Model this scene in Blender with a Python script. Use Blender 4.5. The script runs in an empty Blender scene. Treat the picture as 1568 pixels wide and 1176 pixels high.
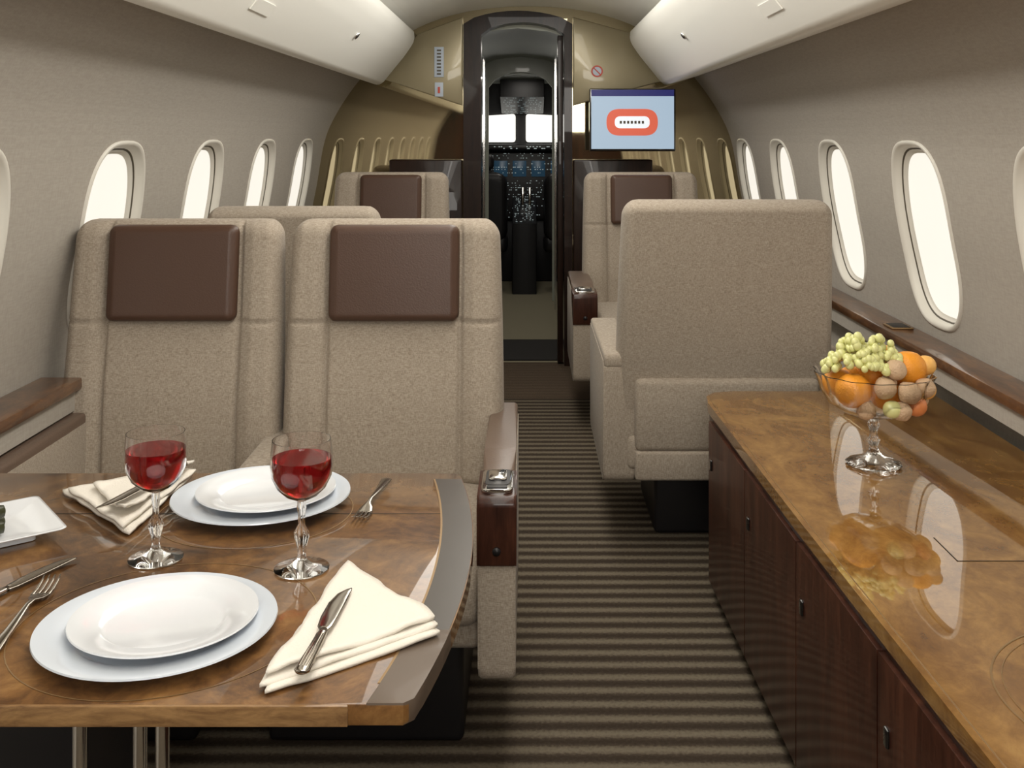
import bpy, bmesh, math, random
from mathutils import Vector, Matrix, noise
random.seed(4)
scene = bpy.context.scene
scene.view_settings.view_transform = 'Standard'
scene.view_settings.look = 'None'
scene.view_settings.exposure = 0
scene.view_settings.gamma = 1

# ---------------------------------------------------------------- materials
def nt(name):
    m = bpy.data.materials.new(name); m.use_nodes = True
    n = m.node_tree; b = n.nodes['Principled BSDF']
    return m, n, b
def plain(name, col, rough=.5, metal=0, coat=0, trans=0, ior=1.45, emis=None, es=0, bump=0, bscale=200, spec=None):
    m, n, b = nt(name)
    b.inputs['Base Color'].default_value = (*col, 1)
    b.inputs['Roughness'].default_value = rough
    b.inputs['Metallic'].default_value = metal
    b.inputs['Coat Weight'].default_value = coat
    b.inputs['Coat Roughness'].default_value = .04
    b.inputs['Transmission Weight'].default_value = trans
    b.inputs['IOR'].default_value = ior
    if spec is not None: b.inputs['Specular IOR Level'].default_value = spec
    if emis:
        b.inputs['Emission Color'].default_value = (*emis, 1)
        b.inputs['Emission Strength'].default_value = es
    if bump:
        tc = n.nodes.new('ShaderNodeTexCoord'); t = n.nodes.new('ShaderNodeTexNoise')
        t.inputs['Scale'].default_value = bscale; t.inputs['Detail'].default_value = 3
        bp = n.nodes.new('ShaderNodeBump'); bp.inputs['Strength'].default_value = bump; bp.inputs['Distance'].default_value = .003
        n.links.new(tc.outputs['Object'], t.inputs['Vector'])
        n.links.new(t.outputs['Fac'], bp.inputs['Height'])
        n.links.new(bp.outputs['Normal'], b.inputs['Normal'])
    return m
def ramp(n, stops):
    r = n.nodes.new('ShaderNodeValToRGB')
    el = r.color_ramp.elements
    el[0].position = stops[0][0]; el[0].color = (*stops[0][1], 1)
    el[1].position = stops[-1][0]; el[1].color = (*stops[-1][1], 1)
    for p, c in stops[1:-1]:
        e = el.new(p); e.color = (*c, 1)
    return r
def fabric(name, c1, c2, bump=.35, sc0=80, sc1=850):
    m, n, b = nt(name)
    tc = n.nodes.new('ShaderNodeTexCoord')
    outs = []
    for sc in ((sc0, sc0, sc1), (sc1, sc1, sc0)):
        mp = n.nodes.new('ShaderNodeMapping'); mp.inputs['Scale'].default_value = sc
        t = n.nodes.new('ShaderNodeTexNoise'); t.inputs['Scale'].default_value = 1; t.inputs['Detail'].default_value = 2
        n.links.new(tc.outputs['Object'], mp.inputs['Vector']); n.links.new(mp.outputs['Vector'], t.inputs['Vector'])
        outs.append(t.outputs['Fac'])
    a = n.nodes.new('ShaderNodeMath'); a.operation = 'ADD'
    n.links.new(outs[0], a.inputs[0]); n.links.new(outs[1], a.inputs[1])
    h = n.nodes.new('ShaderNodeMath'); h.operation = 'MULTIPLY'; h.inputs[1].default_value = .5
    n.links.new(a.outputs[0], h.inputs[0])
    r = ramp(n, [(.36, c1), (.64, c2)])
    n.links.new(h.outputs[0], r.inputs['Fac']); n.links.new(r.outputs['Color'], b.inputs['Base Color'])
    bp = n.nodes.new('ShaderNodeBump'); bp.inputs['Strength'].default_value = bump; bp.inputs['Distance'].default_value = .001
    n.links.new(h.outputs[0], bp.inputs['Height']); n.links.new(bp.outputs['Normal'], b.inputs['Normal'])
    b.inputs['Roughness'].default_value = .9
    b.inputs['Specular IOR Level'].default_value = .15
    b.inputs['Sheen Weight'].default_value = .1
    return m
def burl(name, stops, scale=7, stretch=(1, 1, 1), rough=.3, coat=1.0, dist=1.6, cior=1.5, spec=.2, fine=.45):
    m, n, b = nt(name)
    tc = n.nodes.new('ShaderNodeTexCoord')
    mp = n.nodes.new('ShaderNodeMapping'); mp.inputs['Scale'].default_value = stretch
    n.links.new(tc.outputs['Object'], mp.inputs['Vector'])
    t = n.nodes.new('ShaderNodeTexNoise'); t.inputs['Scale'].default_value = scale
    t.inputs['Detail'].default_value = 10; t.inputs['Roughness'].default_value = .66; t.inputs['Distortion'].default_value = dist
    t2 = n.nodes.new('ShaderNodeTexNoise'); t2.inputs['Scale'].default_value = scale*5
    t2.inputs['Detail'].default_value = 6; t2.inputs['Roughness'].default_value = .7; t2.inputs['Distortion'].default_value = .8
    n.links.new(mp.outputs['Vector'], t.inputs['Vector']); n.links.new(mp.outputs['Vector'], t2.inputs['Vector'])
    mx = n.nodes.new('ShaderNodeMath'); mx.operation = 'MULTIPLY_ADD'
    n.links.new(t2.outputs['Fac'], mx.inputs[0]); mx.inputs[1].default_value = fine; mx.inputs[2].default_value = -fine/2
    ad = n.nodes.new('ShaderNodeMath'); ad.operation = 'ADD'
    n.links.new(t.outputs['Fac'], ad.inputs[0]); n.links.new(mx.outputs[0], ad.inputs[1])
    r = ramp(n, stops)
    n.links.new(ad.outputs[0], r.inputs['Fac']); n.links.new(r.outputs['Color'], b.inputs['Base Color'])
    b.inputs['Roughness'].default_value = rough
    b.inputs['Specular IOR Level'].default_value = spec
    b.inputs['Coat Weight'].default_value = coat; b.inputs['Coat Roughness'].default_value = .02
    b.inputs['Coat IOR'].default_value = cior
    return m

M = {}
M['wall'] = fabric('wall_suede', (.36, .325, .28), (.41, .375, .325), .05, 30, 200)
M['ceil'] = plain('ceiling_panel_white', (.84, .83, .77), .45)
M['bin'] = plain('bin_cream', (.90, .89, .83), .4)
M['seat'] = fabric('seat_fabric_taupe', (.27, .22, .17), (.47, .405, .33), .25, 110, 650)
M['leather'] = plain('brown_leather', (.078, .040, .026), .40, bump=.2, bscale=260)
M['leather2'] = plain('brown_arm_leather', (.14, .095, .07), .35, bump=.1, bscale=200)
M['table'] = burl('table_walnut_burl', [(.28, (.035, .014, .005)), (.43, (.095, .042, .013)), (.57, (.18, .085, .026)), (.75, (.30, .16, .055))], 6, rough=.45, cior=1.45, dist=1.2)
M['tedge'] = burl('table_edge_walnut', [(.3, (.12, .06, .025)), (.7, (.33, .19, .08))], 8, (1, 5, 5), rough=.4, coat=.4)
M['tcorner'] = plain('table_corner_bronze', (.115, .083, .06), .5, metal=.1, coat=.1)
M['tband'] = plain('table_border_smoke', (.040, .029, .020), .35, coat=.3)
M['console'] = burl('console_walnut_burl', [(.22, (.105, .042, .010)), (.42, (.20, .092, .022)), (.56, (.29, .148, .040)), (.78, (.42, .24, .075))], 6.0, (1.3, .8, 1), rough=.5, cior=2.2, dist=1.0, fine=.4, spec=.05)
M['mahog'] = burl('mahogany_panel', [(.3, (.022, .007, .004)), (.5, (.048, .016, .009)), (.7, (.085, .030, .016))], 3, (7, 7, .8), .35, .25, .4)
M['doorwood'] = burl('door_dark_wood', [(.3, (.008, .004, .003)), (.7, (.028, .013, .008))], 3, (7, 7, .8), .35, .3, .4)
M['ledge'] = burl('ledge_walnut', [(.3, (.04, .014, .006)), (.5, (.12, .05, .02)), (.7, (.24, .11, .04))], 5, (2, .6, 2), coat=.5)
M['dark'] = plain('dark_plastic', (.012, .011, .012), .4)
M['black'] = plain('black_gloss', (.008, .007, .007), .12, coat=1)
M['gold'] = plain('champagne_lacquer', (.50, .43, .28), .025, metal=.95)
M['goldm'] = plain('champagne_panel', (.34, .29, .18), .35, metal=.3, coat=.4)
M['chrome'] = plain('chrome', (.75, .74, .72), .12, metal=1)
M['steel'] = plain('silverware', (.42, .38, .33), .16, metal=1)
M['white'] = plain('porcelain', (.66, .71, .78), .15, coat=.5)
M['white2'] = plain('porcelain_warm', (.75, .77, .80), .15, coat=.5)
M['cloth'] = plain('napkin_linen', (.78, .73, .65), .9, bump=.3, bscale=350)
M['glass'] = plain('crystal', (1, 1, 1), .0, trans=1, ior=1.36)
M['wine'] = plain('red_wine', (.42, .014, .018), .03, trans=.85, ior=1.33)
M['frame'] = plain('window_frame_cream', (.70, .67, .60), .4)
M['gasket'] = plain('window_gasket', (.10, .085, .06), .5)
M['pane'] = plain('window_shade_glow', (.15, .15, .13), .5, emis=(1, .945, .84), es=.92)
M['inlay'] = plain('brass_inlay', (.36, .23, .11), .3, metal=.6)
M['gap'] = plain('panel_gap', (.005, .003, .002), .6)
M['orange'] = plain('orange_peel', (.88, .34, .03), .4, bump=.5, bscale=300)
M['peach'] = plain('apricot_skin', (.90, .50, .14), .45, bump=.2, bscale=200)
M['red'] = plain('plum_skin', (.70, .24, .08), .4)
M['nut'] = plain('lychee_shell', (.62, .43, .27), .6, bump=1, bscale=220)
M['grape'] = plain('green_grape', (.74, .74, .32), .25, coat=.3)
M['leafg'] = plain('olive_green_leaf', (.032, .034, .012), .35, bump=.5, bscale=90)
M['screen'] = plain('tv_screen_blue', (.1, .1, .1), .3, emis=(.42, .56, .70), es=.8)
M['screend'] = plain('tv_screen_navy', (.02, .02, .05), .3, emis=(.01, .015, .16), es=.6)
M['screeno'] = plain('tv_logo_orange', (.3, .05, .02), .3, emis=(.66, .12, .07), es=.8)
M['screenw'] = plain('tv_logo_white', (.5, .5, .5), .3, emis=(.8, .86, .92), es=.8)
M['sign'] = plain('placard_white', (.55, .62, .72), .4)
M['signr'] = plain('placard_red', (.6, .08, .05), .4)
M['lcd'] = plain('avionics_display', (.01, .02, .03), .2, emis=(.02, .055, .09), es=.5)
M['lcdw'] = plain('avionics_lights', (.3, .3, .3), .2, emis=(.40, .50, .50), es=.45)
M['sky'] = plain('windscreen_daylight', (.8, .8, .8), .2, emis=(1, .98, .90), es=1.1)
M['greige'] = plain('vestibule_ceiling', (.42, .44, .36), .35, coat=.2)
M['mirror'] = plain('smoked_mirror', (.20, .20, .17), .04, metal=1)

# carpet
m, n, b = nt('striped_carpet')
tc = n.nodes.new('ShaderNodeTexCoord'); sx = n.nodes.new('ShaderNodeSeparateXYZ')
n.links.new(tc.outputs['Object'], sx.inputs[0])
def mth(op, a, v=None, link=None):
    q = n.nodes.new('ShaderNodeMath'); q.operation = op
    n.links.new(a, q.inputs[0])
    if v is not None: q.inputs[1].default_value = v
    if link is not None: n.links.new(link, q.inputs[1])
    return q.outputs[0]
ph = mth('MULTIPLY', sx.outputs['Y'], 2*math.pi/.060)
sn = mth('SINE', ph)
s2 = mth('MULTIPLY', sn, .5); s3 = mth('ADD', s2, .5)
tn = n.nodes.new('ShaderNodeTexNoise'); tn.inputs['Scale'].default_value = 120; tn.inputs['Detail'].default_value = 4
n.links.new(tc.outputs['Object'], tn.inputs['Vector'])
tn2 = mth('MULTIPLY', tn.outputs['Fac'], 1.0)
s4 = mth('ADD', s3, None, tn2); s5 = mth('SUBTRACT', s4, .5)
rc = ramp(n, [(.0, (.042, .031, .022)), (.42, (.066, .050, .036)), (.65, (.115, .093, .067)), (1.0, (.165, .138, .100))])
n.links.new(s5, rc.inputs['Fac'])
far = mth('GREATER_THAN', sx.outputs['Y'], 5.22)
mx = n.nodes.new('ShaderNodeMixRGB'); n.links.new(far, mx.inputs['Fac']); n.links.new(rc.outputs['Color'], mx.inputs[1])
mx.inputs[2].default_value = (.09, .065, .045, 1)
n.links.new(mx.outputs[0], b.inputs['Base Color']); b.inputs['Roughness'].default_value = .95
b.inputs['Specular IOR Level'].default_value = .1
bp = n.nodes.new('ShaderNodeBump'); bp.inputs['Strength'].default_value = .5; bp.inputs['Distance'].default_value = .006
n.links.new(s4, bp.inputs['Height']); n.links.new(bp.outputs['Normal'], b.inputs['Normal'])
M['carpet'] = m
M['carpet2'] = plain('vestibule_carpet', (.26, .23, .155), .9, bump=.5, bscale=150)
M['mat'] = plain('threshold_shade', (.012, .009, .007), .8)  # near-black colour painting the shade at the doorway threshold

# ---------------------------------------------------------------- helpers
def link(o, parent=None):
    scene.collection.objects.link(o)
    if parent: o.parent = parent
    return o
def empty(name, loc=(0, 0, 0), rz=0):
    e = bpy.data.objects.new(name, None); e.location = loc; e.rotation_euler = (0, 0, rz)
    e.empty_display_size = .1
    return link(e)
def mobj(name, verts, faces, mats, parent=None, smooth=True, fm=None):
    me = bpy.data.meshes.new(name); me.from_pydata([tuple(v) for v in verts], [], faces)
    if not isinstance(mats, (list, tuple)): mats = [mats]
    for k in mats: me.materials.append(M[k] if isinstance(k, str) else k)
    bm = bmesh.new(); bm.from_mesh(me)
    if fm:
        for f, i in zip(bm.faces, fm): f.material_index = i
    bmesh.ops.remove_doubles(bm, verts=bm.verts, dist=1e-6)
    bmesh.ops.recalc_face_normals(bm, faces=bm.faces)
    bm.to_mesh(me); bm.free()
    for p in me.polygons: p.use_smooth = smooth
    return link(bpy.data.objects.new(name, me), parent)
def finish_bm(name, bm, mats, parent, smooth_angle=None, smooth=True):
    me = bpy.data.meshes.new(name)
    bmesh.ops.recalc_face_normals(bm, faces=bm.faces)
    bm.to_mesh(me); bm.free()
    if not isinstance(mats, (list, tuple)): mats = [mats]
    for k in mats: me.materials.append(M[k])
    for p in me.polygons: p.use_smooth = smooth
    if smooth:
        try: me.set_sharp_from_angle(angle=math.radians(35))
        except Exception: pass
    return link(bpy.data.objects.new(name, me), parent)
def box(name, x0, x1, y0, y1, z0, z1, mat, bev=0, parent=None, seg=3):
    bm = bmesh.new(); bmesh.ops.create_cube(bm, size=1)
    for v in bm.verts:
        v.co = Vector(((x0+x1)/2+v.co.x*(x1-x0), (y0+y1)/2+v.co.y*(y1-y0), (z0+z1)/2+v.co.z*(z1-z0)))
    if bev:
        bmesh.ops.bevel(bm, geom=bm.edges[:], offset=bev, segments=seg, affect='EDGES', profile=.5)
    return finish_bm(name, bm, mat, parent)
def obox(name, c, a, b_, nn, ha, hb, hn, mat, parent):
    c, a, b_, nn = Vector(c), Vector(a), Vector(b_), Vector(nn)
    V = [c+a*ha*i+b_*hb*j+nn*hn*k for i in (-1, 1) for j in (-1, 1) for k in (-1, 1)]
    F = [(0, 1, 3, 2), (4, 6, 7, 5), (0, 4, 5, 1), (2, 3, 7, 6), (0, 2, 6, 4), (1, 5, 7, 3)]
    return mobj(name, V, F, mat, parent, False)
def prism(name, poly, a0, a1, axis, mat, bev=0, parent=None, seg=2):
    """polygon extruded along axis: 'z' poly=(x,y); 'x' poly=(y,z); 'y' poly=(x,z)"""
    def P(p, a):
        return {'z': (p[0], p[1], a), 'x': (a, p[0], p[1]), 'y': (p[0], a, p[1])}[axis]
    bm = bmesh.new()
    lo = [bm.verts.new(P(p, a0)) for p in poly]; hi = [bm.verts.new(P(p, a1)) for p in poly]
    k = len(poly)
    f1 = bm.faces.new(lo); f2 = bm.faces.new(hi)
    for i in range(k): bm.faces.new((lo[i], lo[(i+1) % k], hi[(i+1) % k], hi[i]))
    if bev:
        es = list(set(f1.edges[:]+f2.edges[:]))
        bmesh.ops.bevel(bm, geom=es, offset=bev, segments=seg, affect='EDGES', profile=.5)
    return finish_bm(name, bm, mat, parent)
def roundpoly(pts, r, seg=5):
    out = []; k = len(pts)
    for i in range(k):
        p = Vector(pts[i]); a = Vector(pts[i-1]); c = Vector(pts[(i+1) % k])
        rr = r[i] if isinstance(r, (list, tuple)) else r
        if rr <= 0: out.append(tuple(p)); continue
        d1 = (a-p); d2 = (c-p); rr = min(rr, d1.length*.49, d2.length*.49)
        s = p+d1.normalized()*rr; e = p+d2.normalized()*rr
        for j in range(seg+1):
            t = j/seg
            q = s*(1-t)**2+p*2*t*(1-t)+e*t*t
            out.append((q.x, q.y))
    return out
def lathe(name, prof, c, mat, segs=48, parent=None, mod=None, smooth=True, closed=False):
    verts = []; faces = []
    k = len(prof)
    for i, (r, z) in enumerate(prof):
        for j in range(segs):
            a = 2*math.pi*j/segs
            rr = r*(mod(a, i, r, z) if mod else 1)
            verts.append((c[0]+rr*math.cos(a), c[1]+rr*math.sin(a), c[2]+z))
    for i in range(k-1 if not closed else k):
        i2 = (i+1) % k
        for j in range(segs):
            j2 = (j+1) % segs
            faces.append((i*segs+j, i*segs+j2, i2*segs+j2, i2*segs+j))
    if not closed:
        if prof[0][0] > 1e-5: faces.append(tuple(range(segs)))
        if prof[-1][0] > 1e-5: faces.append(tuple((k-1)*segs+j for j in range(segs)))
    me = bpy.data.meshes.new(name); me.from_pydata(verts, [], faces)
    bm = bmesh.new(); bm.from_mesh(me)
    bmesh.ops.remove_doubles(bm, verts=bm.verts, dist=1e-6)
    bpy.data.meshes.remove(me)
    return finish_bm(name, bm, mat, parent, smooth=smooth)
def pad(name, cx, yb, z0, z1, w, tf, tb, re, rc, mat, parent, tilt=0, fn=None, taper=0, nu=56, nv=44, rcb=None):
    """upholstered panel standing in xz; front faces -y"""
    H = z1-z0; V = []; fr = []; bk = []
    if rcb is None: rcb = rc
    for i in range(nv+1):
        t = i/nv; t = .5-.5*math.cos(math.pi*t)
        t = .5*t+.5*i/nv
        z = z0+H*t
        hw = w/2*(1-taper*t*t)
        dt = z1-z; db = z-z0
        if dt < rc: hw -= rc-math.sqrt(max(0, rc*rc-(rc-dt)**2))
        if db < rcb: hw -= rcb-math.sqrt(max(0, rcb*rcb-(rcb-db)**2))
        rf = []; rb = []
        for j in range(nu+1):
            s = -1+2*j/nu
            u = .55*s+.45*math.sin(s*math.pi/2)
            x = u*hw
            d = min(hw-abs(x), dt, db)
            e = math.sqrt(max(0, 1-(1-min(d/re, 1))**2))
            off = fn(x, z) if fn else 0
            yt = yb+tilt*(z-z0)
            rf.append(len(V)); V.append((cx+x, yt-tf*e-off*e, z))
            rb.append(len(V)); V.append((cx+x, yt+tb*e, z))
        fr.append(rf); bk.append(rb)
    F = []
    for g in (fr, bk):
        for i in range(nv):
            for j in range(nu):
                F.append((g[i][j], g[i][j+1], g[i+1][j+1], g[i+1][j]))
    return mobj(name, V, F, mat, parent)
def loft(name, secs, mat, parent, segs=10, M4=None):
    """secs: (center Vector, side Vector, up Vector, rx, rz)"""
    V = []; F = []
    for (c, sd, up, rx, rz) in secs:
        for j in range(segs):
            a = 2*math.pi*j/segs
            V.append(c+sd*rx*math.cos(a)+up*rz*math.sin(a))
    for i in range(len(secs)-1):
        for j in range(segs):
            j2 = (j+1) % segs
            F.append((i*segs+j, i*segs+j2, (i+1)*segs+j2, (i+1)*segs+j))
    F.append(tuple(range(segs))); F.append(tuple((len(secs)-1)*segs+j for j in range(segs)))
    return mobj(name, V, F, mat, parent)

# ---------------------------------------------------------------- shell profile
ctrl = [(1.17, 0), (1.205, .2), (1.235, .45), (1.25, .66), (1.232, .85), (1.20, 1.02), (1.155, 1.27), (1.085, 1.43), (.97, 1.60), (.81, 1.78), (.62, 1.915), (.34, 2.005), (0, 2.035)]
def catmull(P, per=6):
    out = []
    for i in range(len(P)-1):
        p0 = P[max(i-1, 0)]; p1 = P[i]; p2 = P[i+1]; p3 = P[min(i+2, len(P)-1)]
        if i+2 >= len(P): p3 = (-P[-2][0], P[-2][1])
        for k in range(per):
            t = k/per
            out.append(tuple(.5*((2*p1[a])+(-p0[a]+p2[a])*t+(2*p0[a]-5*p1[a]+4*p2[a]-p3[a])*t*t+(-p0[a]+3*p1[a]-3*p2[a]+p3[a])*t**3) for a in (0, 1)))
    out.append(P[-1]); return out
PR = catmull(ctrl)
def wx(h):
    for a, b2 in zip(PR, PR[1:]):
        if a[1] <= h <= b2[1]:
            t = (h-a[1])/(b2[1]-a[1]+1e-9); return a[0]+(b2[0]-a[0])*t
    return PR[0][0]
Y0, Y1 = -1.5, 6.0
side_pts = [p for p in PR if p[1] <= 1.90]
top_pts = [p for p in PR if p[1] >= side_pts[-1][1]-1e-6]
def shell_strip(name, pts, mat, s, thick=.03, cut=None):
    V = []; F = []
    k = len(pts)
    def nrm(i):
        a = Vector(pts[max(i-1, 0)]); c = Vector(pts[min(i+1, k-1)]); d = (c-a).normalized()
        return Vector((d.y, -d.x))
    for i, p in enumerate(pts):
        nn = nrm(i)
        q = (p[0]+nn.x*thick, p[1]+nn.y*thick)
        for y in (Y0, Y1):
            V.append((s*p[0], y, p[1])); V.append((s*q[0], y, q[1]))
    for i in range(k-1):
        a = i*4; c = a+4
        F += [(a, a+2, c+2, c), (a+1, c+1, c+3, a+3), (a, c, c+1, a+1), (a+2, a+3, c+3, c+2)]
    F += [(0, 1, 3, 2), (4*(k-1), 4*(k-1)+2, 4*(k-1)+3, 4*(k-1)+1)]
    return mobj(name, V, F, mat, None, smooth=False)
WR = [3.2, 4.05, 4.9, 5.70, 2.35, 1.5, .65, -.2, -1.05]
WL = [3.03, 3.86, 4.69, 5.52, 2.19, 1.35, .50, -.35]
WW, WH, WC, WE = .205, .272, 1.0, 3.0
def sup(a, sc=1, add=0):
    c, s_ = math.cos(a), math.sin(a)
    return ((WW*sc+add)*math.copysign(abs(c)**(2/WE), c), (WH*sc+add)*math.copysign(abs(s_)**(2/WE), s_))
def cut_windows(wall, s, ys):
    bm = bmesh.new()
    for yc in ys:
        lo = []; hi = []
        for j in range(48):
            dy, dh = sup(2*math.pi*j/48, 1, .004)
            lo.append(bm.verts.new((s*1.0, yc+dy, WC+dh))); hi.append(bm.verts.new((s*1.45, yc+dy, WC+dh)))
        bm.faces.new(lo); bm.faces.new(hi)
        for j in range(48): bm.faces.new((lo[j], lo[(j+1) % 48], hi[(j+1) % 48], hi[j]))
    bmesh.ops.recalc_face_normals(bm, faces=bm.faces)
    me = bpy.data.meshes.new('cut'); bm.to_mesh(me); bm.free()
    co = bpy.data.objects.new('cut', me); link(co)
    md = wall.modifiers.new('b', 'BOOLEAN'); md.operation = 'DIFFERENCE'; md.solver = 'EXACT'; md.object = co
    bpy.context.view_layer.update()
    dg = bpy.context.evaluated_depsgraph_get()
    nm = bpy.data.meshes.new_from_object(wall.evaluated_get(dg))
    wall.modifiers.clear(); wall.data = nm
    bpy.data.objects.remove(co)
for s, nm_, ys in ((1, 'wall_right', WR), (-1, 'wall_left', WL)):
    w = shell_strip(nm_, side_pts, 'wall', s)
    cut_windows(w, s, ys)
wn = 1
for s, ys in ((1, WR), (-1, WL)):
    for yc in ys:
        K = 56; V = []; F = []; fm = []
        rings = [(0, .014, 0.0), (0, .012, -.005), (0, .006, -.007), (0, .000, -.004), (0, -.004, .006), (0, -.008, .020), (0, -.009, .022), (0, -.013, .023), (0, -.014, .027), (0, -.024, .034)]
        mi = [0, 0, 0, 0, 0, 1, 1, 0, 0]
        for (_, add, off) in rings:
            for j in range(K):
                dy, dh = sup(2*math.pi*j/K, 1, add)
                V.append((s*(wx(WC+dh)+off), yc+dy, WC+dh))
        for i in range(len(rings)-1):
            for j in range(K):
                j2 = (j+1) % K
                F.append((i*K+j, i*K+j2, (i+1)*K+j2, (i+1)*K+j)); fm.append(mi[i])
        base = (len(rings)-1)*K
        V.append((s*(wx(WC)+.038), yc, WC)); c0 = len(V)-1
        for j in range(K):
            F.append((base+j, base+(j+1) % K, c0)); fm.append(2)
        mobj('window_%d' % wn, V, F, ['frame', 'gasket', 'pane'], None, True, fm); wn += 1
# ceiling
full = [(-p[0], p[1]) for p in top_pts] + [(p[0], p[1]) for p in reversed(top_pts[:-1])]
V = []; F = []
for p in full:
    V += [(p[0], Y0, p[1]), (p[0], Y1, p[1]), (p[0], Y0, p[1]+.04), (p[0], Y1, p[1]+.04)]
for i in range(len(full)-1):
    a = i*4; c = a+4
    F += [(a, c, c+1, a+1), (a+2, a+3, c+3, c+2)]
mobj('ceiling', V, F, 'ceil', None, False)
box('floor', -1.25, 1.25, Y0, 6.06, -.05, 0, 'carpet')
box('floor_vestibule', -.9, .9, 6.06, 9.8, -.05, 0, 'carpet2')
box('threshold_shade', -.30, .19, 6.095, 6.70, 0, .008, 'mat')  # thin dark slab standing in for the shade behind the doorway

# overhead bins
for s in (1, -1):
    dx = -.075 if s > 0 else -.01
    bp_ = [(.945, 1.632), (.87+dx, 1.588), (.845+dx, 1.580), (.82+dx, 1.588), (.695+dx, 1.742), (.655+dx, 1.80), (.638+dx, 1.835), (.642+dx, 1.885), (.80, 1.79)]
    e = empty('overhead_bin')
    prism('bin_body', roundpoly([(s*p[0], p[1]) for p in bp_], .014, 3), Y0+.02, 5.86, 'y', 'bin', .012, e, 3)
    nrm_ = Vector((-s*.78, 0, -.625)); sd = Vector((0, 1, 0)); up = nrm_.cross(sd)
    for yv in (4.35, 2.1, .3):
        c = Vector((s*(.716+dx), yv, 1.712))
        loft('reading_light', [(c-nrm_*.004, sd, up, .018, .018), (c+nrm_*.005, sd, up, .016, .016)], 'chrome', e, 20)
        loft('reading_light_lens', [(c+nrm_*.004, sd, up, .012, .012), (c+nrm_*.007, sd, up, .011, .011)], 'dark', e, 20)
    for yv in (2.98, .9):
        obox('service_panel', Vector((s*(.757+dx), yv, 1.662)), sd, up, nrm_, .10, .02, .002, 'ceil', e)
# bulkhead
def bulkhead(name, y0, y1, mat, hole=None):
    pts = [(p[0]+.01, p[1]) for p in PR] ; pl = pts+[(-p[0], p[1]) for p in reversed(pts[:-1])]
    o = prism(name, pl, y0, y1, 'y', mat)
    for p in o.data.polygons: p.use_smooth = False
    if hole:
        bm = bmesh.new()
        lo = [bm.verts.new((x, y0-.1, z)) for x, z in hole]; hi = [bm.verts.new((x, y1+.1, z)) for x, z in hole]
        k = len(hole); bm.faces.new(lo); bm.faces.new(hi)
        for j in range(k): bm.faces.new((lo[j], lo[(j+1) % k], hi[(j+1) % k], hi[j]))
        bmesh.ops.recalc_face_normals(bm, faces=bm.faces)
        me = bpy.data.meshes.new('c'); bm.to_mesh(me); bm.free(); co = link(bpy.data.objects.new('c', me))
        md = o.modifiers.new('b', 'BOOLEAN'); md.operation = 'DIFFERENCE'; md.solver = 'EXACT'; md.object = co
        bpy.context.view_layer.update()
        nm = bpy.data.meshes.new_from_object(o.evaluated_get(bpy.context.evaluated_depsgraph_get()))
        o.modifiers.clear(); o.data = nm; bpy.data.objects.remove(co)
        for p in o.data.polygons: p.use_smooth = False
    return o
def arch(x0, x1, z0, zs, zt, k=10):
    pts = [(x0, z0), (x0, zs)]
    for i in range(1, k):
        t = i/k; pts.append((x0+(x1-x0)*t, zs+(zt-zs)*math.sin(math.pi*t)**.6))
    pts += [(x1, zs), (x1, z0)]
    return pts
bulkhead('wall_front', 6.0, 6.05, 'gold', arch(-.335, .235, -.01, 1.90, 1.975))
bulkhead('wall_back', -1.55, -1.5, 'mahog')
# door frame
e = empty('door_1')
out_ = arch(-.365, .25, 0.0, 1.93, 2.005); inn = arch(-.265, .205, 0.0, 1.87, 1.94)
V = []; F = []
k = len(out_)
for y in (5.955, 6.09):
    V += [(p[0], y, p[1]) for p in out_]+[(p[0], y, p[1]) for p in inn]
for i in range(k-1):
    F += [(i, i+1, k+i+1, k+i), (2*k+i, 3*k+i, 3*k+i+1, 2*k+i+1), (k+i, k+i+1, 3*k+i+1, 3*k+i), (i, 2*k+i, 2*k+i+1, i+1)]
F += [(0, k, 3*k, 2*k), (k-1, 3*k-1, 4*k-1, 2*k-1)]
mobj('frame', V, F, 'doorwood', e, False)
box('sliding_door_leaf', .168, .20, 6.0, 6.07, .01, 1.87, 'doorwood', .004, e)
for s, xa, xb in ((-1, -.37, -.62), (1, .255, .60)):
    pl = [(xa, 1.47), (xa, 1.97), (xb, 1.875), (xb+s*.20, 1.62)]
    prism('trim_panel_' + ('left' if s < 0 else 'right'), pl, 5.955, 5.999, 'y', 'goldm', .008)
box('trim_wood_left', -.78, -.37, 5.93, 5.999, 0, 1.165, 'doorwood', .008)
box('trim_wood_right', .255, .70, 5.93, 5.999, 0, 1.165, 'doorwood', .008)
# signs
e = empty('exit_placard')
box('plate', -.528, -.475, 5.948, 5.9545, 1.63, 1.80, 'sign', .001, e)
for i in range(8): box('print_%d' % i, -.513, -.490, 5.945, 5.9485, 1.643+i*.019, 1.652+i*.019, 'gasket', 0, e)
e = empty('warning_placard')
box('plate', -.525, -.478, 5.948, 5.9545, 1.52, 1.60, 'sign', .001, e)
box('print', -.508, -.495, 5.945, 5.9485, 1.54, 1.575, 'signr', 0, e)
e = empty('no_smoking_sign')
lathe('ring', [(.033, 0), (.033, .003), (.025, .003), (.025, 0)], (0, 0, 0), 'signr', 28, e, closed=True)
box('bar', -.026, .026, -.003, .003, 0, .003, 'signr', 0, e)
lathe('plate', [(0, -.002), (.026, -.002), (.026, .001), (0, .001)], (0, 0, 0), 'sign', 24, e)
e.rotation_euler = (math.radians(90), math.radians(45), 0); e.location = (.389, 5.95, 1.663)

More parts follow.
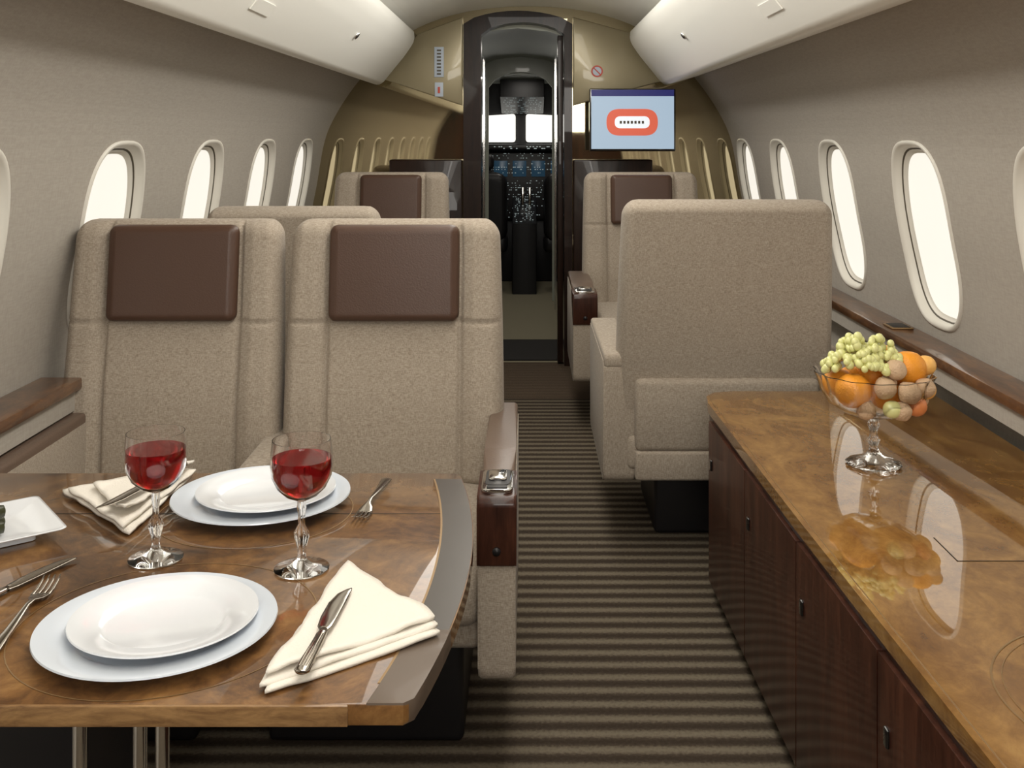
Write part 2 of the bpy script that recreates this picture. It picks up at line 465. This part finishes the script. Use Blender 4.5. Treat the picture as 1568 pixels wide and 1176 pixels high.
# ---------------------------------------------------------------- vestibule & cockpit
box('wall_vestibule_left', -.36, -.33, 6.06, 8.3, 0, 2.0, 'mirror')
box('wall_vestibule_right', .205, .235, 6.09, 8.3, 0, 2.0, 'mirror')
for i, y in enumerate((6.9, 7.9)):
    box('trim_vestibule_%d' % i, .198, .206, y, y+.03, 0, 1.9, 'chrome')
    box('trim_vestibule_%d' % (i+5), -.331, -.322, y, y+.03, 0, 1.9, 'chrome')
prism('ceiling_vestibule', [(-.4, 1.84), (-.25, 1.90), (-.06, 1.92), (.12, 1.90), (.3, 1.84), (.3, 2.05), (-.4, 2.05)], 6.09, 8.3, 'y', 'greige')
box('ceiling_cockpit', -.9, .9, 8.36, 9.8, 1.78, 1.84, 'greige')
o = bulkhead('wall_cockpit_divider', 8.3, 8.36, 'greige', arch(-.31, .19, -.01, 1.68, 1.80))
box('wall_cockpit_left', -.93, -.9, 8.36, 9.8, 0, 1.8, 'dark')
box('wall_cockpit_right', .9, .93, 8.36, 9.8, 0, 1.8, 'dark')
box('wall_cockpit_front', -.93, .93, 9.75, 9.8, 0, 1.8, 'dark')
prism('window_%d' % wn, roundpoly([(-.50, 1.24), (-.115, 1.24), (-.115, 1.50), (-.45, 1.48)], .03), 9.70, 9.745, 'y', 'sky')
prism('window_%d' % (wn+1), roundpoly([(-.02, 1.24), (.42, 1.24), (.38, 1.48), (-.02, 1.50)], .03), 9.70, 9.745, 'y', 'sky')
e = empty('cockpit_instrument_panel')
box('panel_body', -.85, .8, 9.3, 9.6, .55, 1.17, 'dark', .03, e)
box('panel_footwell', -.85, .8, 9.42, 9.6, 0, .56, 'dark', .01, e)
box('glareshield', -.87, .82, 9.2, 9.6, 1.17, 1.225, 'dark', .02, e)
for i, x in enumerate((-.50, -.30, -.135, .03, .20, .37)):
    box('display_%d' % i, x, x+.12, 9.29, 9.302, .94, 1.08, 'lcd', .004, e)
bm = bmesh.new()
for i in range(330):
    x = random.uniform(-.33, .27); z = random.choice([.58, .60, .62, .64, .66, .68, .70, .74, .76, .78, .80, .82, .84, .86, .88, .90, 1.10, 1.12, 1.14, 1.02, .97, 1.05, 1.0]); w_ = random.uniform(.003, .012)
    y = 9.287
    vs = [bm.verts.new(q) for q in ((x, y, z), (x+w_, y, z), (x+w_, y, z+.006), (x, y, z+.006))]; bm.faces.new(vs)
for i in range(26):
    x = random.uniform(-.30, .24); y = 9.198; z = random.choice([1.185, 1.20])
    vs = [bm.verts.new(q) for q in ((x, y, z), (x+.012, y, z), (x+.012, y, z+.008), (x, y, z+.008))]; bm.faces.new(vs)
finish_bm('indicator_lights', bm, 'lcdw', e)
e = empty('center_pedestal')
prism('pedestal_body', [(8.65, 0), (8.65, .58), (9.195, .77), (9.195, 0)], -.13, .07, 'x', 'dark', .01, e)
bm = bmesh.new()
for i in range(90):
    t = random.choice([k/16 for k in range(17)]); y = 8.67+t*.5; z = .589+t*.174+.004; x = random.uniform(-.12, .05); w_ = random.uniform(.004, .014)
    vs = [bm.verts.new(q) for q in ((x, y, z), (x+w_, y, z), (x+w_, y+.012, z+.004), (x, y+.012, z+.004))]; bm.faces.new(vs)
finish_bm('pedestal_switches', bm, 'lcdw', e)
box('throttle_lever', -.06, -.03, 9.0, 9.03, .68, .86, 'chrome', .008, e)
box('throttle_lever_b', .0, .03, 9.0, 9.03, .68, .86, 'chrome', .008, e)
e = empty('overhead_panel')
prism('panel', [(9.0, 1.63), (9.55, 1.50), (9.55, 1.78), (9.0, 1.78)], -.24, .14, 'x', 'dark', .01, e)
bm = bmesh.new()
for i in range(110):
    t = random.choice([k/8 for k in range(9)]); y = 9.02+t*.5; z = 1.627-t*.12-.004; x = random.uniform(-.22, .11)
    vs = [bm.verts.new(q) for q in ((x, y, z), (x+.01, y, z), (x+.01, y+.012, z-.003), (x, y+.012, z-.003))]; bm.faces.new(vs)
finish_bm('switches', bm, 'lcdw', e)
for cx in (-.40, .36):
    e = empty('pilot_seat', (cx, 8.75, 0))
    pad('backrest', 0, 0, .42, 1.0, .46, .05, .07, .05, .1, 'dark', e, -.05, nu=20, nv=20)
    pad('headrest', 0, -.02, 1.01, 1.15, .24, .04, .04, .03, .05, 'dark', e, 0, nu=14, nv=14)
    box('cushion', -.23, .23, -.03, .22, .33, .47, 'dark', .04, e)
    box('pedestal', -.15, .15, -.05, .1, 0, .33, 'dark', .01, e)
def area(name, loc, rot, sx_, sy_, p, col=(1, .94, .85)):
    l = bpy.data.lights.new(name, 'AREA'); l.shape = 'RECTANGLE'; l.size = sx_; l.size_y = sy_; l.energy = p; l.color = col
    o = bpy.data.objects.new(name, l); o.location = loc; o.rotation_euler = rot; return link(o)
area('vestibule_ceiling_light', (-.05, 7.1, 1.89), (0, 0, 0), .12, .5, 3.2)
area('cockpit_dome_light', (-.02, 8.6, 1.77), (0, 0, 0), .3, .25, 3.0)

# ---------------------------------------------------------------- side ledges
def ledge(s, ya, yb, holders):
    e = empty('side_ledge')
    pl = roundpoly([(s*1.135, .655), (s*1.135, .685), (s*1.243, .685), (s*1.243, .655)], .006, 2)
    prism('ledge_top', pl, ya, yb, 'y', 'ledge', .004, e)
    prism('ledge_apron', [(s*1.15, .603), (s*1.15, .655), (s*1.236, .655), (s*1.236, .603)], ya, yb, 'y', 'wall', 0, e)
    for y in holders:
        box('cup_holder_rim', s*1.19-.035, s*1.19+.035, y, y+.09, .685, .690, 'inlay', .002, e)
        box('cup_holder_well', s*1.19-.027, s*1.19+.027, y+.008, y+.082, .688, .6915, 'dark', .001, e)
ledge(1, Y0+.01, 5.92, (3.35, 5.2))
ledge(-1, Y0+.01, 2.69, ())
ledge(-1, 2.87, 5.92, (3.9,))

# ---------------------------------------------------------------- seats
def arm(e, x0, x1, ya, yb_, zt, z0=.21, detail=True, cap='leather2'):
    xc = (x0+x1)/2
    pl = roundpoly([(ya, z0), (ya, zt-.012), (yb_, zt-.012), (yb_, z0)], [.03, .012, .03, .03], 4)
    prism('arm_body', pl, x0, x1, 'x', 'seat', .010, e, 3)
    pl = roundpoly([(ya+.16, zt-.02), (ya+.16, zt+.004), (ya+.30, zt+.014), (yb_, zt+.014), (yb_, zt-.02)], [0, .008, .02, .02, 0], 3)
    if not detail: pl = roundpoly([(ya, zt-.03), (ya, zt+.008), (yb_, zt+.014), (yb_, zt-.03)], [.01, .02, .02, .01], 3)
    prism('arm_cap', pl, x0+.002, x1-.002, 'x', cap, .010, e, 3)
    if detail:
        pl = roundpoly([(ya-.006, zt-.135), (ya-.006, zt), (ya+.165, zt+.003), (ya+.165, zt-.04), (ya+.03, zt-.135)], [.004, .02, .004, .01, .02], 4)
        prism('arm_wood_front', pl, x0-.002, x1+.002, 'x', 'mahog', .006, e, 3)
        w_ = (x1-x0)
        prism('bezel_chrome', roundpoly([(xc-w_*.42, ya+.018), (xc+w_*.42, ya+.018), (xc+w_*.42, ya+.150), (xc-w_*.42, ya+.150)], .018, 5), zt, zt+.010, 'z', 'chrome', .003, e)
        prism('bezel_recess', roundpoly([(xc-w_*.33, ya+.045), (xc+w_*.33, ya+.045), (xc+w_*.33, ya+.140), (xc-w_*.33, ya+.140)], .014, 5), zt+.006, zt+.0112, 'z', 'dark', .0, e)
        prism('bezel_insert', roundpoly([(xc-w_*.25, ya+.07), (xc+w_*.25, ya+.07), (xc+w_*.25, ya+.130), (xc-w_*.25, ya+.130)], .012, 5), zt+.010, zt+.016, 'z', 'chrome', .003, e)
        prism('button_strip', roundpoly([(xc-w_*.28, ya+.024), (xc+w_*.28, ya+.024), (xc+w_*.28, ya+.038), (xc-w_*.28, ya+.038)], .003, 2), zt+.008, zt+.0125, 'z', 'dark', 0, e)
        loft('jack', [(Vector((xc, ya-.005, zt-.105)), Vector((1, 0, 0)), Vector((0, 0, 1)), .009, .009), (Vector((xc, ya-.010, zt-.105)), Vector((1, 0, 0)), Vector((0, 0, 1)), .008, .008)], 'dark', e, 14)
def seat(name, loc, rz, w, arms, top=1.08, ph=.172, bolster=.014, lenf=.62, hrw=.338, ctop=.475, inset=.035):
    e = empty(name, (loc[0], loc[1], 0), rz)
    def fn(x, z):
        a = abs(x)
        o = 0
        t = min(max((a-ph)/.04, 0), 1); o += bolster*t*t*(3-2*t)
        o -= .016*math.exp(-((a-ph)/.0045)**2)
        o -= .009*math.exp(-((z-(top-.262))/.004)**2)
        o += .010*math.exp(-((z-.62)/.12)**2)
        return o
    pad('backrest', 0, 0, .40, top, w, .045, .085, .036, .05, 'seat', e, .13, fn, .05, 120, 120)
    def f2(x, z):
        dx = hrw/2-abs(x)
        return -.004*math.exp(-((dx-.012)/.004)**2)+.004*math.cos(x*8)
    zt = top-.012
    pad('headrest_pad', 0, .13*(zt-.25-.40)-.050, zt-.247, zt, hrw, .022, .02, .02, .022, 'leather', e, .13, f2, 0, 44, 36)
    hwb = w/2-.03
    box('cushion', -hwb, hwb, -lenf+.02, .02, .30, ctop, 'seat', .04, e, 5)
    box('seat_base', -hwb, hwb, -lenf+.05, .10, .25, .36, 'seat', .02, e)
    box('back_base_upper', -w/2+inset, w/2-inset, -.02, .125, .315, .54, 'seat', .018, e)
    box('back_base_lower', -w/2+inset, w/2-inset, -.02, .127, .225, .317, 'seat', .010, e)
    box('pedestal', -.21, .21, -.46, -.04, 0, .24, 'dark', .015, e)
    for a in arms:
        arm(e, a[0], a[1], -lenf, .09, a[2], .21, a[3], a[4] if len(a) > 4 else 'leather2')
    return e
seat('double_seat_unit', (-.920, 2.72), 0, .566, [(-.28, -.20, .585, False)], ctop=.42)
seat('double_seat_unit', (-.347, 2.72), 0, .572, [(.247, .322, .58, True), (-.325, -.262, .525, False, 'seat')], ctop=.42)
sa = [(.285, .385, .60, False, 'seat'), (-.385, -.285, .60, False, 'seat')]
seat('club_seat', (.622, 3.41), math.pi, .685, sa, 1.10, .19, inset=.055)
seat('club_seat', (-.78, 3.62), math.pi, .60, [(.25, .34, .58, False, 'seat'), (-.37, -.275, .58, False, 'seat')], 1.065, .19)
sb = [(.255, .35, .60, True), (-.37, -.265, .60, True)]
seat('club_seat', (.57, 5.28), 0, .60, sb, 1.115, .17, hrw=.31)
seat('club_seat', (-.69, 5.28), 0, .60, [(.255, .35, .60, True), (-.35, -.265, .60, True)], 1.115, .17, hrw=.31)
e = empty('power_socket')
box('plate', -1.1215, -1.1165, 2.27, 2.33, .49, .545, 'dark', .002, e)
box('button', -1.1175, -1.114, 2.285, 2.30, .51, .53, 'chrome', .001, e)

# ---------------------------------------------------------------- tv
e = empty('wall_television')
box('bezel', .335, .805, 5.755, 5.80, 1.215, 1.557, 'black', .006, e)
box('screen', .345, .795, 5.750, 5.757, 1.228, 1.515, 'screen', 0, e)
box('screen_header', .345, .795, 5.750, 5.757, 1.515, 1.55, 'screend', 0, e)
def stad(cx, cz, w_, h_):
    return roundpoly([(cx-w_/2, cz-h_/2), (cx+w_/2, cz-h_/2), (cx+w_/2, cz+h_/2), (cx-w_/2, cz+h_/2)], h_*.49, 10)
prism('logo_ring', stad(.567, 1.373, .28, .145), 5.747, 5.7505, 'y', 'screeno', 0, e)
prism('logo_gap', stad(.567, 1.373, .19, .065), 5.745, 5.7475, 'y', 'screenw', 0, e)
for i in range(7): box('letter_%d' % i, .499+i*.02, .511+i*.02, 5.744, 5.7455, 1.365, 1.381, 'gasket', 0, e)
box('mount_arm', .54, .60, 5.80, 6.0, 1.35, 1.42, 'dark', .004, e)

# ---------------------------------------------------------------- dining table
TZ = .70
def ex(y): return -.080-.045*((y-1.5)/.39)**2
e = empty('dining_table')
YN = 1.115
ys = [YN+.01+(1.875-YN-.01)*i/24 for i in range(25)]
edge = [(ex(y), y) for y in ys]
outl = [(-1.13, YN), (ex(YN)-.008, YN)]+edge+[(ex(1.87)-.010, 1.880), (-1.13, 1.880)]
prism('table_top', outl, TZ-.024, TZ, 'z', 'table', .003, e)
bd = [(ex(y)-.0015, y) for y in ys[5:-1]]+[(ex(y)-.047, y) for y in reversed(ys[5:-1])]
prism('border_band', bd, TZ-.004, TZ+.0006, 'z', 'tband', 0, e)
il = [(ex(y)-.047, y) for y in ys[1:-1]]+[(ex(y)-.050, y) for y in reversed(ys[1:-1])]
prism('border_inlay', il, TZ-.004, TZ+.0008, 'z', 'inlay', 0, e)
yc_ = ys[:6]
prism('corner_piece', [(ex(y)-.047, y) for y in reversed(yc_)]+[(ex(YN)-.047, YN+.0005)]+[(ex(YN)-.008, YN+.0005)]+[(ex(y)+.0005, y) for y in yc_], TZ-.0225, TZ+.0009, 'z', 'tcorner', .0004, e)
box('leaf_joint', -1.13, -.135, 1.675, 1.6765, TZ-.003, TZ+.0003, 'gap', 0, e)
prism('near_edge_moulding', [(-1.13, YN-.003), (-.19, YN-.003), (-.19, YN+.005), (-1.13, YN+.005)], TZ-.0235, TZ-.001, 'z', 'tedge', .002, e)
def flat_ring(name, cx, cy, r0, r1, z, mat, par, a0=0, a1=2*math.pi, k=64, sy=1):
    V = []; F = []
    for i in range(k+1):
        a = a0+(a1-a0)*i/k
        V += [(cx+r0*math.cos(a), cy+sy*r0*math.sin(a), z), (cx+r1*math.cos(a), cy+sy*r1*math.sin(a), z)]
    for i in range(k): F.append((2*i, 2*i+1, 2*i+3, 2*i+2))
    return mobj(name, V, F, mat, par)
flat_ring('plate_ring', -.443, 1.30, .180, .1815, TZ+.0006, 'inlay', e)  # thin flat rings on the table top around the plates
flat_ring('plate_ring', -.434, 1.685, .152, .1535, TZ+.0006, 'inlay', e)
box('support_column', -.72, -.58, 1.38, 1.58, 0.03, TZ-.024, 'dark', .02, e)
box('foot', -.85, -.45, 1.25, 1.70, 0, .03, 'dark', .01, e)
for x in (-.505, -.437, -.412):
    lathe('support_tube', [(.008, 0), (.008, TZ-.03)], (x, 1.19, 0.0), 'chrome', 16, e)

# plates
def plate(name, cx, cy, R, z, mat, parent):
    prof = [(0, .003), (R*.55, .003), (R*.60, .0), (R*.64, .002), (R*.70, .007), (R*.98, .014), (R, .0155), (R*.995, .0175), (R*.96, .0168), (R*.70, .0115), (R*.66, .0075), (R*.60, .0045), (0, .0045)]
    return lathe(name, prof, (cx, cy, z), mat, 96, parent)
for cx, cy, R1, R2 in ((-.444, 1.268, .140, .110), (-.434, 1.722, .143, .112)):
    e = empty('dinner_plate_setting')
    plate('charger_plate', cx, cy, R1, TZ+.001, 'white', e)
    plate('dinner_plate', cx+.006, cy+.006, R2, TZ+.0075, 'white2', e)

# wine glasses
def wineglass(cx, cy, lvl, sc=.965):
    e = empty('wine_glass')
    z0 = TZ+.001
    bowl_o = [(.006, .098), (.012, .101), (.024, .107), (.035, .118), (.0425, .134), (.0445, .150), (.0435, .168), (.0415, .186)]
    bowl_i = [(.0405, .186), (.0425, .168), (.0434, .150), (.0414, .134), (.034, .1195), (.0235, .109), (.011, .1035), (0, .1028)]
    base = [(0, 0), (.036, 0), (.039, .001), (.039, .0025), (.030, .0045), (.016, .008), (.0075, .014), (.0055, .022), (.0065, .034), (.0095, .045), (.0105, .052), (.0075, .058), (.0045, .064), (.0045, .078), (.0065, .088), (.0055, .094)]
    def mod(a, i, r, z):
        return 1+(.10*math.cos(8*a) if .015 < z/sc < .095 else 0)
    S = lambda P: [(r*sc, z*sc) for r, z in P]
    lathe('glass_body', S(base+bowl_o+bowl_i), (cx, cy, z0), 'glass', 64, e, mod)
    wp = [(0, .1032), (.011, .1042), (.0232, .1097), (.0335, .1203), (.0408, .1345), (.0427, .150), (.0424, lvl), (0, lvl)]
    lathe('wine', S(wp), (cx, cy, z0), 'wine', 48, e)
wineglass(-.527, 1.495, .162)
wineglass(-.313, 1.46, .160)

# napkins
def tri_cloth(name, A, B, C, z, parent, seed=0, ridge=.008, n_=26, th=.004):
    A, B, C = Vector(A), Vector(B), Vector(C)
    V = []; idx = {}; F = []
    for i in range(n_+1):
        for j in range(n_+1-i):
            a, b_ = i/n_, j/n_; c_ = 1-a-b_
            p = A*a+B*b_+C*c_
            cen = (A+B+C)/3
            mcx = max(a, b_, c_)
            if mcx > .93: p = p+(cen-p)*(mcx-.93)*.35
            edged = min(a, b_, c_)
            wob = noise.noise(Vector((p.x*14+seed, p.y*14, seed)))*.5+noise.noise(Vector((p.x*40, p.y*40+seed, 1)))*.18
            h = z+.004+ridge*(.5+wob)+ridge*.9*math.exp(-(edged/.05)**2)*max(0, .3+wob)
            h -= .0015*(edged < .01)
            ed = noise.noise(Vector((p.x*22, p.y*22, seed+5)))*.004*(1 if edged < .01 else 0)
            idx[(i, j)] = len(V); V.append((p.x+ed, p.y+ed*.6, h))
    top = len(V)
    V += [(v[0], v[1], max(z+.0005, v[2]-th)) for v in V]
    for i in range(n_):
        for j in range(n_-i):
            t = (idx[(i, j)], idx[(i+1, j)], idx[(i, j+1)]); F.append(t); F.append(tuple(k_+top for k_ in reversed(t)))
            if j < n_-i-1:
                t = (idx[(i+1, j)], idx[(i+1, j+1)], idx[(i, j+1)]); F.append(t); F.append(tuple(k_+top for k_ in reversed(t)))
    bord = [idx[(i, 0)] for i in range(n_+1)]+[idx[(n_-i, i)] for i in range(1, n_+1)]+[idx[(0, n_-i)] for i in range(1, n_)]
    for i in range(len(bord)):
        a, b_ = bord[i], bord[(i+1) % len(bord)]; F.append((a, b_, b_+top, a+top))
    return mobj(name, V, F, 'cloth', parent)
e = empty('napkin')
tri_cloth('fold_bottom', (-.258, 1.440), (-.104, 1.262), (-.283, 1.125), TZ+.001, e, 1, .004)
tri_cloth('fold_middle', (-.250, 1.444), (-.107, 1.272), (-.290, 1.130), TZ+.006, e, 3, .004)
tri_cloth('fold_top', (-.247, 1.442), (-.112, 1.280), (-.286, 1.140), TZ+.011, e, 8, .007)
e = empty('napkin')
tri_cloth('fold_bottom', (-.785, 1.775), (-.588, 1.860), (-.595, 1.575), TZ+.001, e, 11, .005)
tri_cloth('fold_middle', (-.770, 1.760), (-.582, 1.855), (-.607, 1.58), TZ+.007, e, 15, .008)
tri_cloth('fold_top', (-.72, 1.75), (-.585, 1.858), (-.612, 1.60), TZ+.015, e, 19, .014)

# cutlery
def frame_of(p0, p1):
    p0, p1 = Vector(p0), Vector(p1); d = (p1-p0); L = d.length; d.normalize()
    sd = Vector((-d.y, d.x, 0)).normalized(); up = d.cross(sd)
    if up.z < 0: up = -up
    return p0, d, sd, up, L
def knife(name, p0, p1, parent=None):
    e = empty(name); o, d, sd, up, L = frame_of(p0, p1)
    S = [(0, .006, .003), (.02, .009, .0045), (.2, .0075, .004), (.42, .006, .0035), (.46, .0045, .0035)]
    loft('handle', [(o+d*L*t, sd, up, rx, rz) for t, rx, rz in S], 'steel', e, 14)
    for q in (-.0035, 0, .0035):
        loft('handle_rib', [(o+d*L*t+sd*q+up*.0037, sd, up, .0011, .0012) for t in (.03, .2, .38)], 'steel', e, 6)
    B = [(.45, .0045, .002, 0), (.50, .009, .0012, .001), (.62, .0105, .001, .002), (.80, .0105, .001, .002), (.92, .008, .001, .0), (.98, .004, .0009, -.004), (1, .001, .0006, -.006)]
    loft('blade', [(o+d*L*t+sd*c, sd, up, rx, rz) for t, rx, rz, c in B], 'steel', e, 10)
    return e
def fork(name, p0, p1, flip=1):
    e = empty(name); o, d, sd, up, L = frame_of(p0, p1)
    S = [(0, .007, .0018, .001), (.03, .0095, .002, .002), (.3, .006, .002, .004), (.58, .0032, .002, .009), (.66, .004, .002, .008), (.72, .010, .0013, .005), (.78, .012, .0012, .003), (.80, .012, .001, .003)]
    loft('handle', [(o+d*L*t+up*z, sd, up, rx, rz) for t, rx, rz, z in S], 'steel', e, 12)
    for k in range(4):
        c = -.0102+k*.0068
        T = [(.79, .0024, .001, .003), (.87, .0019, .001, .003), (.95, .0016, .0009, .006), (1, .0007, .0005, .010)]
        loft('tine_%d' % k, [(o+d*L*t+sd*c+up*z, sd, up, rx, rz) for t, rx, rz, z in T], 'steel', e, 8)
    return e
knife('table_knife', (-.243, 1.130, TZ+.026), (-.230, 1.340, TZ+.026))
knife('table_knife', (-.585, 1.80, TZ+.042), (-.650, 1.60, TZ+.035))
fork('dinner_fork', (-.245, 1.838, TZ+.002), (-.262, 1.628, TZ+.002))
fork('dinner_fork', (-.617, 1.20, TZ+.002), (-.637, 1.415, TZ+.002))
knife('table_knife', (-.72, 1.30, TZ+.005), (-.642, 1.492, TZ+.005))

# appetizer plate
e = empty('appetizer_plate', (-.805, 1.575, TZ+.001), math.radians(38))
pl = lambda h, r: roundpoly([(-h, -h), (h, -h), (h, h), (-h, h)], r, 5)
prism('foot', pl(.055, .01), 0, .008, 'z', 'white2', 0, e)
K_ = len(pl(.06, .012))
V = []; F = []
for h, r, z in ((.055, .01, .006), (.088, .012, .018), (.090, .012, .020), (.086, .012, .020), (.060, .01, .010), (.03, .006, .009)):
    V += [(x, y, z) for x, y in pl(h, r)]
for i in range(5):
    for j in range(K_):
        F.append((i*K_+j, i*K_+(j+1) % K_, (i+1)*K_+(j+1) % K_, (i+1)*K_+j))
F.append(tuple(5*K_+j for j in range(K_)))
mobj('dish', V, F, 'white2', e)
for i, (x, y, z) in enumerate(((.012, -.030, .021), (.018, -.004, .021), (.006, .022, .021), (.016, -.016, .040))):
    S = [(-.034, .003), (-.032, .009), (-.015, .0115), (.015, .0115), (.032, .009), (.034, .003)]
    loft('stuffed_leaf_%d' % i, [(Vector((x+t-.03, y, z)), Vector((0, 1, 0)), Vector((0, 0, 1)), r, r*.95) for t, r in S], 'leafg', e, 14)

# ---------------------------------------------------------------- console
CZ = .546
e = empty('sideboard_console')
top = [(1.185, -1.2), (1.185, 3.12), (.60, 3.12), (.545, 3.105), (.515, 3.06), (.508, 2.98), (.530, 2.1), (.560, 1.2), (.60, -1.2)]
prism('console_top', top, CZ-.028, CZ, 'z', 'console', .004, e, 3)
body = [(1.18, -1.2), (1.18, 3.10), (.605, 3.10), (.55, 3.085), (.522, 3.04), (.515, 2.98), (.537, 2.1), (.567, 1.2), (.607, -1.2)]
prism('console_body', body, .05, CZ-.026, 'z', 'mahog', 0, e)
prism('console_plinth', [(1.165, -1.2), (1.165, 3.06), (.58, 3.06), (.56, 2.1), (.60, 1.2), (.64, -1.2)], 0, .05, 'z', 'dark', 0, e)
def fx(y):
    P = [(3.0, .515), (2.1, .537), (1.2, .567), (-1.2, .607)]
    for (a, xa), (b_, xb) in zip(P, P[1:]):
        if b_ <= y <= a: return xb+(xa-xb)*(y-b_)/(a-b_)
    return .515
ds = [2.96, 2.52, 2.08, 1.64, 1.20, .76]
for i in range(5):
    a, b_ = ds[i+1]+.003, ds[i]-.003
    prism('door_panel_%d' % i, [(fx(a)-.010, a), (fx(b_)-.010, b_), (fx(b_)+.005, b_), (fx(a)+.005, a)], .055, CZ-.045, 'z', 'mahog', .002, e)
    yy = b_-.04
    box('latch_%d' % i, fx(yy)-.015, fx(yy)-.008, yy-.008, yy+.008, .375, .405, 'black', .003, e)
prism('edge_line', [(.524, 3.06), (.519, 2.98), (.541, 2.1), (.571, 1.2), (.611, -1.2), (.613, -1.2), (.573, 1.2), (.543, 2.1), (.521, 2.98), (.526, 3.06)], CZ-.002, CZ+.0006, 'z', 'inlay', 0, e)
flat_ring('inlay_oval', .87, 1.40, .235, .238, CZ+.0007, 'inlay', e, sy=.95)
flat_ring('inlay_oval_inner', .87, 1.40, .222, .2235, CZ+.0007, 'inlay', e, sy=.95)
box('lid_joint', .76, 1.18, 1.87, 1.8720, CZ-.002, CZ+.0006, 'gap', 0, e)
box('lid_joint_cross', .76, .762, 1.87, 1.98, CZ-.002, CZ+.0006, 'gap', 0, e)

# ---------------------------------------------------------------- fruit stand
FX, FY = .792, 2.42
e = empty('fruit_bowl_stand')
prof = [(0, 0), (.056, 0), (.062, .003), (.060, .006), (.045, .012), (.022, .020), (.012, .030), (.009, .042), (.012, .050), (.0145, .056), (.010, .063), (.008, .075), (.011, .085), (.014, .092), (.010, .100), (.013, .106), (.030, .112), (.068, .121), (.102, .142), (.120, .172), (.128, .202), (.133, .212),
        (.130, .213), (.124, .202), (.116, .174), (.098, .146), (.066, .126), (.030, .117), (0, .115)]
def bmod(a, i, r, z):
    if z > .155: return 1+.025*math.cos(14*a)*min(1, (z-.155)/.05)
    if .02 < z < .108: return 1+.08*math.cos(8*a)
    return 1+.02*math.cos(14*a) if z < .01 and r > .03 else 1
lathe('glass_stand', prof, (FX, FY, CZ+.001), 'glass', 112, e, bmod)
def ball(name, x, y, z, r, mat, sq=1, lump=0):
    bm = bmesh.new(); bmesh.ops.create_icosphere(bm, subdivisions=3, radius=r)
    for v in bm.verts:
        k = 1+lump*noise.noise(v.co*60+Vector((x*9, y*9, z*9)))
        v.co = Vector((v.co.x*k, v.co.y*k, v.co.z*k*sq))
        d = math.hypot(v.co.x, v.co.y)
        if v.co.z > 0: v.co.z -= r*.10*math.exp(-(d/(r*.22))**2)
        v.co += Vector((x, y, z))
    return finish_bm(name, bm, mat, e)
B = CZ-.005
fr = [(-.060, -.045, .186, .041, 'orange'), (.072, -.02, .232, .040, 'orange'), (.100, .02, .222, .034, 'peach'), (.015, .05, .20, .042, 'orange'), (-.03, .06, .18, .04, 'orange'), (.03, .0, .165, .04, 'orange'), (.085, .05, .18, .036, 'peach'), (-.072, .03, .185, .036, 'orange'),
      (.072, -.066, .157, .025, 'red'), (.012, -.090, .155, .021, 'grape'), (.106, -.03, .185, .025, 'peach'), (.03, .01, .245, .035, 'peach'), (.115, -.01, .235, .024, 'peach')]
for i, (x, y, z, r, mt) in enumerate(fr):
    ball('fruit_%d' % i, FX+x, FY+y, B+z, r, mt, .94)
nuts = [(.001, -.075, .198, .024), (.030, -.060, .235, .023), (.051, -.083, .190, .024), (.033, -.09, .150, .021), (.096, -.058, .195, .022), (-.038, -.068, .147, .021), (.10, -.01, .160, .022), (.018, -.045, .200, .02)]
for i, (x, y, z, r) in enumerate(nuts):
    ball('lychee_%d' % i, FX+x, FY+y, B+z, r, 'nut', 1, .12)
bm = bmesh.new()
for i in range(210):
    a = random.uniform(0, 6.283); rr = random.uniform(.05, 1)**.5
    x = FX-.028+.092*rr*math.cos(a); y = FY-.014+.062*rr*math.sin(a)
    z = B+.240+.082*(1-rr*rr)*random.uniform(.15, 1)+.012*noise.noise(Vector((x*30, y*30, 0)))-(.014 if x < FX-.08 else 0)
    r = random.uniform(.0075, .0105)
    ret = bmesh.ops.create_icosphere(bm, subdivisions=2, radius=r)
    for v in ret['verts']:
        v.co = Vector((v.co.x, v.co.y, v.co.z*1.1))+Vector((x, y, z))
finish_bm('grape_bunch', bm, 'grape', e)

# ---------------------------------------------------------------- lighting
area('ceiling_wash_light', (0, 2.2, 2.02), (0, 0, 0), .5, 6.6, 38, (1, .955, .88))
area('photo_softbox', (.15, -1.1, 1.62), (math.radians(80), 0, 0), 1.3, .55, 21, (1, .965, .90))
for s in (-1, 1):
    area('bin_fill_light', (s*.03, 2.0, 1.93), (0, math.radians(-s*82), 0), .10, 6.0, 15, (1, .97, .91))  # added fill strips facing outward to brighten the bins, not a cabin fixture
w = bpy.data.worlds.new('World'); scene.world = w; w.use_nodes = True
w.node_tree.nodes['Background'].inputs[0].default_value = (.8, .85, .9, 1)
w.node_tree.nodes['Background'].inputs[1].default_value = .5

cam = bpy.data.cameras.new('Camera'); cam.sensor_width = 36; cam.lens = 36*1650/1600
cam.shift_x = -25/1600; cam.shift_y = -388/1600; cam.clip_start = .05
co = link(bpy.data.objects.new('Camera', cam)); co.location = (0, 0, 1.30); co.rotation_euler = (math.radians(90), 0, 0)
scene.camera = co
